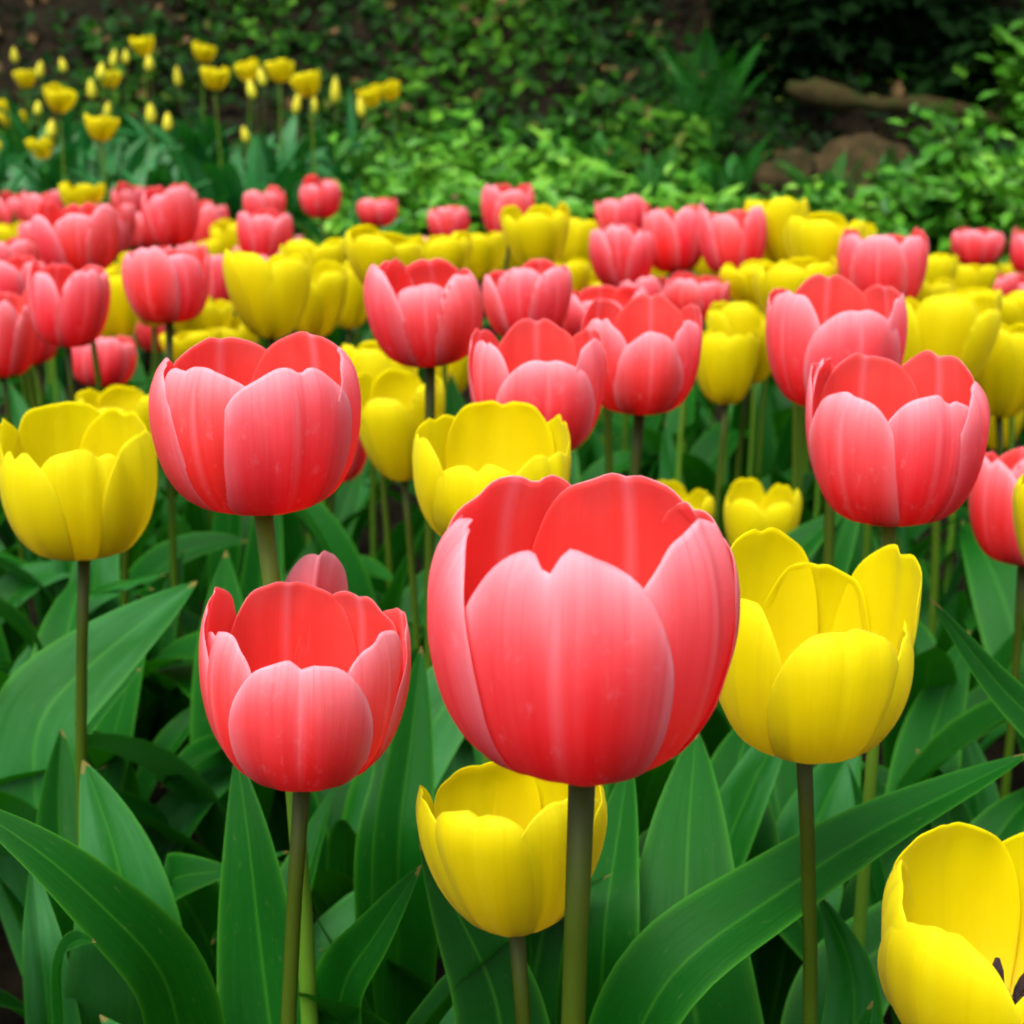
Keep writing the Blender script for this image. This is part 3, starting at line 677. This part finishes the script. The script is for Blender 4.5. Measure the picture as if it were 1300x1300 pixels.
hero_leaf('L9', [(1000, 1160, .82), (1030, 1060, .84), (1090, 930, .88)], 90, .4, (.2, -.9, .4))
hero_leaf('L9', [(940, 1100, .80), (930, 1000, .82), (960, 900, .86)], 84, .4, (-.2, -.9, .4))
hero_leaf('L9', [(1150, 1090, .90), (1180, 940, .95), (1230, 800, 1.0)], 70, .4, (-.3, -.9, .4))

# ------------------------------------------------------------------ more leafy plants filling the bed
rs_f = RS(21)
spots = [tuple(o.location) for o in COL.objects if o.parent is None and o.name.split('.')[0] in ('pink_tulip', 'yellow_tulip', 'leafy_tulip')]
LABF = {('front', 'left'): 'low tulip plant without a bloom among the leaves, front left', ('front', 'right'): 'low tulip plant without a bloom among the leaves, front right',
        ('middle', 'left'): 'tulip plant without a bloom between stems, middle left', ('middle', 'right'): 'tulip plant without a bloom between stems, middle right',
        ('back', 'left'): 'tulip plant without a bloom under the back left flowers', ('back', 'right'): 'tulip plant without a bloom under the back right flowers'}
cnt = 0
for tries in range(4000):
    y = rs_f.uniform(.50, 2.5); x = rs_f.uniform(-1, 1) * (.46 * y + .16)
    if any((x - a) ** 2 + (y - b) ** 2 < (.07 + .02 * y) ** 2 for a, b, _ in spots): continue
    spots.append((x, y, 0)); cnt += 1
    root = empty('leafy_tulip', (x, y, gz(x, y)))
    kx = 'left' if x < 0 else 'right'; ky = 'front' if y < .95 else ('middle' if y < 1.6 else 'back')
    tag(root, LABF[(ky, kx)], 'tulip plant', f'bloomless tulip plants {ky} {kx}')
    n = 4 if y < 1.5 else 3
    a0 = rs_f.uniform(0, 6.28)
    for k in range(n):
        add_leaf(root, rs_f, rs_f.uniform(.20, .32) * (.85 if y < .65 else 1), a0 + k * 1.9 + rs_f.uniform(-.4, .4), M_LEAF, rs_f.uniform(.8, 1.15))
    if cnt >= 165: break

# ------------------------------------------------------------------ the yellow bed on the bank behind
rs_t = RS(77)
FARB = 'yellow tulips in the far bed'
for cx, cy, wp, lb in [
 (75, 125, 38, 'yellow bloom in the far bed, largest on its left side'), (127, 161, 40, 'low yellow bloom near the front of the far bed'),
 (57, 186, 33, 'small yellow bloom low at the left of the far bed'), (7, 188, 30, 'yellow bloom at the left edge, front of the far bed'),
 (1, 138, 26, 'yellow bloom cut by the left edge in the far bed'), (183, 57, 29, 'topmost yellow bloom of the far bed'),
 (258, 66, 28, 'dull yellow bloom at the top of the far bed'), (106, 62, 22, 'faint yellow bloom high at the left of the far bed'), (272, 98, 34, 'funnel shaped yellow bloom in the far bed'),
 (318, 89, 30, 'yellow bloom right of the funnel shaped one, far bed'), (356, 89, 34, 'yellow bloom, left one of the pair at the far bed top'),
 (394, 105, 38, 'wide yellow bloom, right one of the pair in the far bed'), (474, 121, 30, 'left one of the two rightmost far yellow blooms'),
 (22, 152, 30, 'yellow bloom between buds near the left edge of the far bed'), (34, 100, 26, 'small yellow bloom high at the far left of the far bed'), (140, 100, 26, 'small yellow bloom below the topmost one in the far bed'),
 (498, 114, 28, 'rightmost yellow bloom of the far bed')]:
    wp *= 1.12
    T('yellow', cx, cy + wp * .42, cy - wp * .42, wp, lb, w=.068, group=FARB, style='cone', opn=.12, hr=.78, tilt=(rs_t.uniform(-14, 14), rs_t.uniform(-4, 16)), leaves=4, far=True, stem=M_STEM_L)
i = 0
for cx, cy in [(48, 138), (20, 72), (50, 90), (82, 84), (118, 115), (128, 92), (160, 74), (136, 140), 
               (193, 146), (213, 157), (190, 81), (227, 102), (322, 116), (335, 100), (375, 136), (398, 137), (426, 121), (460, 140), (314, 172), (64, 166), (27, 224), (143, 78)]:
    wp = 9.5 - (130 - cy) * .02 + rs_t.uniform(0, 4)
    lab = 'slim pale yellow tulip bud on the left of the far bed' if cx < 170 else 'slim pale yellow tulip bud on the right of the far bed'
    i += 1
    T('bud', cx, cy + wp * .85, cy - wp * .85, wp, lab, w=.0013 * wp + .007, group='buds left in the far bed' if cx < 170 else 'buds right in the far bed', style='bud', hr=rs_t.uniform(1.6, 2.7), tilt=(rs_t.uniform(-13, 13), rs_t.uniform(-8, 8)), leaves=3, far=True, stem=M_STEM_L)
rs_b = RS(5)
for k in range(95):
    px = rs_b.uniform(-90, 455); d = rs_b.uniform(2.75, 4.0)
    x = (px - 650) / F * d; y = d
    root = empty('leafy_tulip', (x, y, gz(x, y)))
    side = 'left' if px < 190 else 'right'
    tag(root, f'upright tulip leaves without a bloom in the {side} of the far bed', 'tulip plant', f'leaf tufts in the {side} of the far bed')
    for q in range(4): add_leaf(root, rs_b, rs_b.uniform(.22, .36), rs_b.uniform(0, 6.28), M_LEAF_FAR, rs_b.uniform(.6, .85), 0, None if q else 0)

# ------------------------------------------------------------------ bank: ivy, ferns, bushes, rocks, log, tree
def leaf_cloud(pts, nrms, sizes, tints, rs, long=1.5):
    V, Fc, T_ = [], [], []
    for p, n, s, tn in zip(pts, nrms, sizes, tints):
        n = Vector(n).normalized(); a = n.orthogonal().normalized(); a = Matrix.Rotation(rs.uniform(0, 6.28), 3, n) @ a; b = n.cross(a)
        o = len(V); p = Vector(p)
        V += [p - a * s * .5 * long, p + b * s * .5 - a * s * .1 + n * s * .12, p + a * s * .5 * long - n * s * .1, p - b * s * .5 - a * s * .1 + n * s * .12]
        T_ += [tn] * 4; Fc += [(o, o + 1, o + 2), (o, o + 2, o + 3)]
    return mesh('leaves', V, Fc, None, {'tint': T_}, False)
rs = RS(9)
pts, nr, sz, tn = [], [], [], []
for k in range(40000):
    y = rs.uniform(4.0, 6.9); x = rs.uniform(-3.2, 3.2)
    pxx = 650 + x / y * F
    cl = math.sin(3.1 * x + 1.7 * y) + math.sin(5.7 * x - 3.9 * y + 2) + .6 * math.sin(11 * x + 7 * y)
    if pxx > 900 and rs.rand() < (.5 if pxx < 1230 else .3): continue
    if cl < -.9 and rs.rand() < .75: continue
    h = rs.uniform(0, .10) * (1 + .5 * max(0, cl))
    pts.append((x, y, gz(x, y) + h)); nr.append((rs.normal(0, .5), -.6 + rs.normal(0, .5), .8 + rs.normal(0, .4)))
    sz.append(rs.uniform(.014, .046)); v = min(.88, max(0, .42 + .16 * cl + rs.normal(0, .18) - (.30 if pxx > 900 else 0)))  # tint lowered around the hollow on the right, painting its shade into the ivy
    if rs.rand() < .06: v = rs.uniform(.9, 1)
    tn.append(v)
tag(link('ivy', leaf_cloud(pts, nr, sz, tn, rs), None, M_IVY), 'dark ivy and leaf litter covering the shaded bank behind the beds', 'ground cover', None, 'stuff')

def frond_mesh(L, arch, lean, rs, n=22, wid=.26):
    V, Fc, uv = [], [], []
    p = Vector((0, 0, 0)); an = lean
    for i in range(n):
        f = i / (n - 1); an = lean + arch * f ** 1.6
        d = Vector((math.sin(an), 0, math.cos(an))); p2 = p + d * L / n
        nrm = Vector((-math.cos(an), 0, math.sin(an)))
        wl = L * wid * (math.sin(math.pi * min(1, .12 + f * .9)) ** .8) * rs.uniform(.85, 1.1)
        for s in (-1, 1):
            o = len(V); sd = Vector((0, s, 0)); tip = p + sd * wl * .55 + d * wl * .28 - nrm * wl * .10
            V += [p, p + sd * wl * .25 + d * L / n * .9, tip, p + sd * wl * .22 - d * L / n * .25]
            uv += [(.5, f), (.9, f), (1, f), (.1, f)]; Fc.append((o, o + 1, o + 2, o + 3))
        o = len(V); r = L * .006
        V += [p + Vector((0, r, 0)) + nrm * .001, p2 + Vector((0, r, 0)) + nrm * .001, p2 - Vector((0, r, 0)) + nrm * .001, p - Vector((0, r, 0)) + nrm * .001]
        uv += [(.4, f)] * 4; Fc.append((o, o + 1, o + 2, o + 3)); p = p2
    return mesh('frond', V, Fc, uv, None, False)
rsf = RS(17)
FRONDS = [frond_mesh(1, R(rsf.uniform(20, 75)), R(rsf.uniform(5, 25)), rsf) for _ in range(6)]
def on_ground(px, d):
    x = (px - 650) / F * d; y = d / math.cos(0); return Vector((x, y, gz(x, y)))
def fern(px, d, L, n, label, dz=0.0):
    b = on_ground(px, d); b.z += dz
    root = empty('fern', b); tag(root, label, 'fern', 'ferns on the bank')
    for k in range(n):
        o = link('frond', FRONDS[rsf.randint(6)], root, M_FERN)
        s = L * rsf.uniform(.75, 1.1); o.scale = (s, s, s); o.rotation_euler = (0, R(rsf.uniform(-6, 8)), 2 * math.pi * k / n + rsf.uniform(-.3, .3))
fern(885, 4.25, .42, 11, 'tall upright fern in front of the dark hollow')
fern(755, 4.0, .26, 8, 'small fern left of the tall upright fern')
fern(830, 3.7, .24, 8, 'low fern at the foot of the tall upright fern')
fern(695, 3.9, .22, 7, 'fern half buried in low green plants, centre back')
fern(1045, 3.75, .25, 9, 'fern in front of the brown boulder')
fern(1120, 3.8, .24, 8, 'fern right of the brown boulder')
fern(925, 3.8, .26, 9, 'fern between the tall one and the small boulder')
fern(845, 5.3, .50, 10, 'dark fern high on the bank at the top of the frame')
fern(760, 5.5, .40, 9, 'dark fern at the top, left of the highest one')
fern(1130, 5.6, .40, 8, 'shadowy fern at the top right of the bank')
def bush(px, d, w_, h_, n, label, name='leafy_plant', cat='plant', group='low leafy plants behind the bed', size=(.016, .034), dz=0., tlo=0., thi=1.):
    b = on_ground(px, d); b.z += dz
    r2 = RS(int(px * 3 + d * 100))
    root = empty(name, b); tag(root, label, cat, group)
    P_, N_, S_, T_ = [], [], [], []; V, Fc, uv = [], [], []
    nb = max(6, n // 70)
    for k in range(nb):
        a = r2.uniform(0, 6.28); q = math.sqrt(r2.rand()); hh = h_ * (1 - .45 * q * q) * r2.uniform(.6, 1.05)
        tip = Vector((math.cos(a) * q * w_ / 2, math.sin(a) * q * w_ / 2, hh))
        pp = [Vector((tip.x * f ** 1.3 * .9, tip.y * f ** 1.3 * .9, tip.z * f)) for f in lin(0, 1, 5)]
        v2, f2, u2 = tube(pp, [.004 * (1 - .7 * f) for f in lin(0, 1, 5)], 4)
        o = len(V); V += v2; Fc += [tuple(i + o for i in f) for f in f2]; uv += u2
        tt = r2.uniform(.2, .8)
        for j in range(n // nb):
            f = r2.uniform(.35, 1.05); c = Vector((tip.x * f ** 1.3, tip.y * f ** 1.3, tip.z * f))
            c += Vector(r2.normal(0, .16 * w_ * .35 + .01, 3))
            c.z = max(c.z, .01)
            P_.append(c); N_.append((r2.normal(0, .6), -.3 + r2.normal(0, .6), 1)); S_.append(r2.uniform(*size))
            T_.append(tlo + (thi - tlo) * min(1, max(0, tt + r2.normal(0, .18))))
    link('stems', mesh('stems', V, Fc, uv), root, M_TWIG)
    link('foliage', leaf_cloud(P_, N_, S_, T_, r2, 1.9), root, M_BUSH)
for a in [(470, 3.05, .34, .24, 900, 'feathery green plant left, behind the lone small pink tulip'), (545, 3.15, .36, .25, 900, 'feathery green plant behind the overlapping pink pair'),
          (625, 3.1, .34, .26, 900, 'feathery green plant behind the pink tulip touching yellow'), (705, 3.2, .36, .27, 900, 'feathery green plant behind the tall three tipped yellow bloom'),
          (590, 3.5, .40, .27, 800, 'feathery green plant in the second row, left of centre'), (690, 3.55, .40, .27, 800, 'feathery green plant in the second row, right of centre'),
          (500, 3.6, .36, .26, 700, 'feathery green plant in the second row beside the far bed'), (785, 3.2, .34, .23, 800, 'feathery green plant behind the smaller back pink tulip'),
          (865, 3.25, .34, .21, 700, 'feathery green plant at the foot of the ferns'), (955, 3.3, .30, .20, 500, 'feathery green plant below the brown rocks')]: bush(*a)
BR = 'bushes at the right of the bank'
bush(1170, 3.35, .36, .34, 1300, 'leafy green bush left behind the lone pink tulip, right', 'bush', 'bush', BR)
bush(1262, 3.3, .34, .28, 1000, 'leafy green bush right behind the lone pink tulip', 'bush', 'bush', BR)
bush(1310, 3.6, .38, .36, 1000, 'leafy green bush at the right edge below the twiggy one', 'bush', 'bush', BR)
bush(1060, 3.35, .30, .20, 700, 'low leafy green bush in front of the boulders', 'bush', 'bush', BR)
bush(1325, 4.5, .46, .50, 1200, 'pale twiggy bush in the top right corner', 'bush', 'bush', BR, (.02, .042), 0., .2, .7)

for a in [(1010, 5.0, .62, .36, 1500, 'added dark shrub standing in for hollow shade, above the fallen log'), (1150, 5.2, .70, .42, 1700, 'added dark shrub standing in for hollow shade, left of the pale twiggy bush'),
          (930, 5.6, .50, .30, 1000, 'added dark shrub standing in for hollow shade, beside the highest fern'), (955, 4.75, .46, .36, 1400, 'added dark shrub standing in for hollow shade, right of the tall fern'),
          (1075, 4.8, .50, .40, 1500, 'added dark shrub standing in for hollow shade, in the middle'), (1185, 4.75, .46, .36, 1400, 'added dark shrub standing in for hollow shade, at the right end of the log')]:
    bush(*a, 'shade_shrub', 'shrub', 'added dark shrubs standing in for the hollow shade', (.03, .06), 0., 0., 1.)  # added near-black shrubs put the shade of the hollow into leaf colour
    bpy.data.objects[COL.objects[-1].name].material_slots[0].link = 'OBJECT'; COL.objects[-1].material_slots[0].material = M_SHADE_LEAF
def rock(px, d, sx, sy, sz, label, dz=0., seed=1):
    import bmesh
    b = on_ground(px, d); b.z += dz
    bm = bmesh.new(); bmesh.ops.create_icosphere(bm, subdivisions=5, radius=1); r2 = RS(seed); ph = r2.uniform(0, 6.28, 9)
    for v in bm.verts:
        c = v.co; k = 1 + .16 * math.sin(2.3 * c.x + ph[0]) * math.sin(2.9 * c.y + ph[1]) + .10 * math.sin(4.1 * c.z + 3 * c.x + ph[2]) + .05 * math.sin(9 * c.x + ph[3]) * math.sin(8 * c.z + ph[4]) + .02 * math.sin(21 * c.y + ph[5]) * math.sin(19 * c.z + ph[6])
        cc = c * k
        cc *= 1 + .03 * math.sin(33 * c.x + ph[7]) * math.sin(29 * c.z + 27 * c.y + ph[8])
        v.co = Vector((cc.x * sx, cc.y * sy, cc.z * sz))
    me = bpy.data.meshes.new('boulder'); bm.to_mesh(me); bm.free(); me.polygons.foreach_set('use_smooth', [True] * len(me.polygons))
    o = link('boulder', me, None, M_ROCK); o.location = b; tag(o, label, 'rock', 'boulders on the bank')
rock(1075, 4.1, .15, .12, .13, 'brown mossy boulder under the fallen log', .02, 2)
rock(985, 4.0, .09, .08, .10, 'smaller brown boulder left of the mossy one', .04, 3)
def log():
    a = P(1000, 108, 4.35); c = P(1075, 126, 4.3); e = P(1190, 138, 4.32); f = P(1290, 158, 4.4)
    path = [Vector(p) for p in cat_rom([tuple(a), tuple(c), tuple(e), tuple(f)], 14)]
    org = path[0].copy(); r2 = RS(2)
    V, Fc, uv = tube([p - org + Vector((0, 0, r2.uniform(-.01, .01))) for p in path], [.020 + .020 * math.sin(k * .55) ** 2 + r2.uniform(-.006, .006) for k in range(14)], 12)
    o = link('fallen_log', mesh('fallen_log', V, Fc, uv), None, M_BARK); o.location = org
    tag(o, 'brown fallen log lying across the dark hollow on the right', 'log')
log()

def shade_tree():  # unseen, added above the frame to cast shade over the bank
    root = empty('shade_tree', (.8, 7.7, gz(.8, 7.7))); tag(root, 'unseen dark evergreen added above the ivy to shade the bank', 'shade_tree')
    V, Fc, uv = tube([Vector((0.05 * math.sin(f * 5), -.3 * f, 4.2 * f - .1)) for f in lin(0, 1, 9)], [.20 - .13 * f for f in lin(0, 1, 9)], 12)
    link('trunk', mesh('trunk', V, Fc, uv), root, M_BARK)
    r2 = RS(4); P_, N_, S_, T_ = [], [], [], []
    for k in range(26):
        a = 2 * math.pi * k / 26 + r2.uniform(-.15, .15); L = r2.uniform(3.0, 4.6); z0 = r2.uniform(.5, 1.7)
        L = min(L, 3.9) if math.sin(a) < -.5 else L
        end = Vector((math.cos(a) * L * 1.15, math.sin(a) * L, z0 + r2.uniform(-.25, .35)))
        pp = [Vector((0, 0, z0)).lerp(end, f) + Vector((0, 0, .3 * math.sin(math.pi * f))) for f in lin(0, 1, 7)]
        v2, f2, u2 = tube(pp, [.06 * (1 - .85 * f) for f in lin(0, 1, 7)], 6)
        link('limb', mesh('limb', v2, f2, u2), root, M_BARK)
        for j in range(520):
            f = r2.uniform(.2, 1.02); c = Vector((0, 0, z0)).lerp(end, f) + Vector((0, 0, .3 * math.sin(math.pi * min(1, f))))
            c += Vector((r2.normal(0, .38), r2.normal(0, .38), r2.normal(0, .16)))
            P_.append(c); N_.append((r2.normal(0, .5), r2.normal(0, .5), 1)); S_.append(r2.uniform(.14, .28)); T_.append(r2.rand())
    link('crown', leaf_cloud(P_, N_, S_, T_, r2, 1.6), root, M_SHADE_LEAF)
shade_tree()
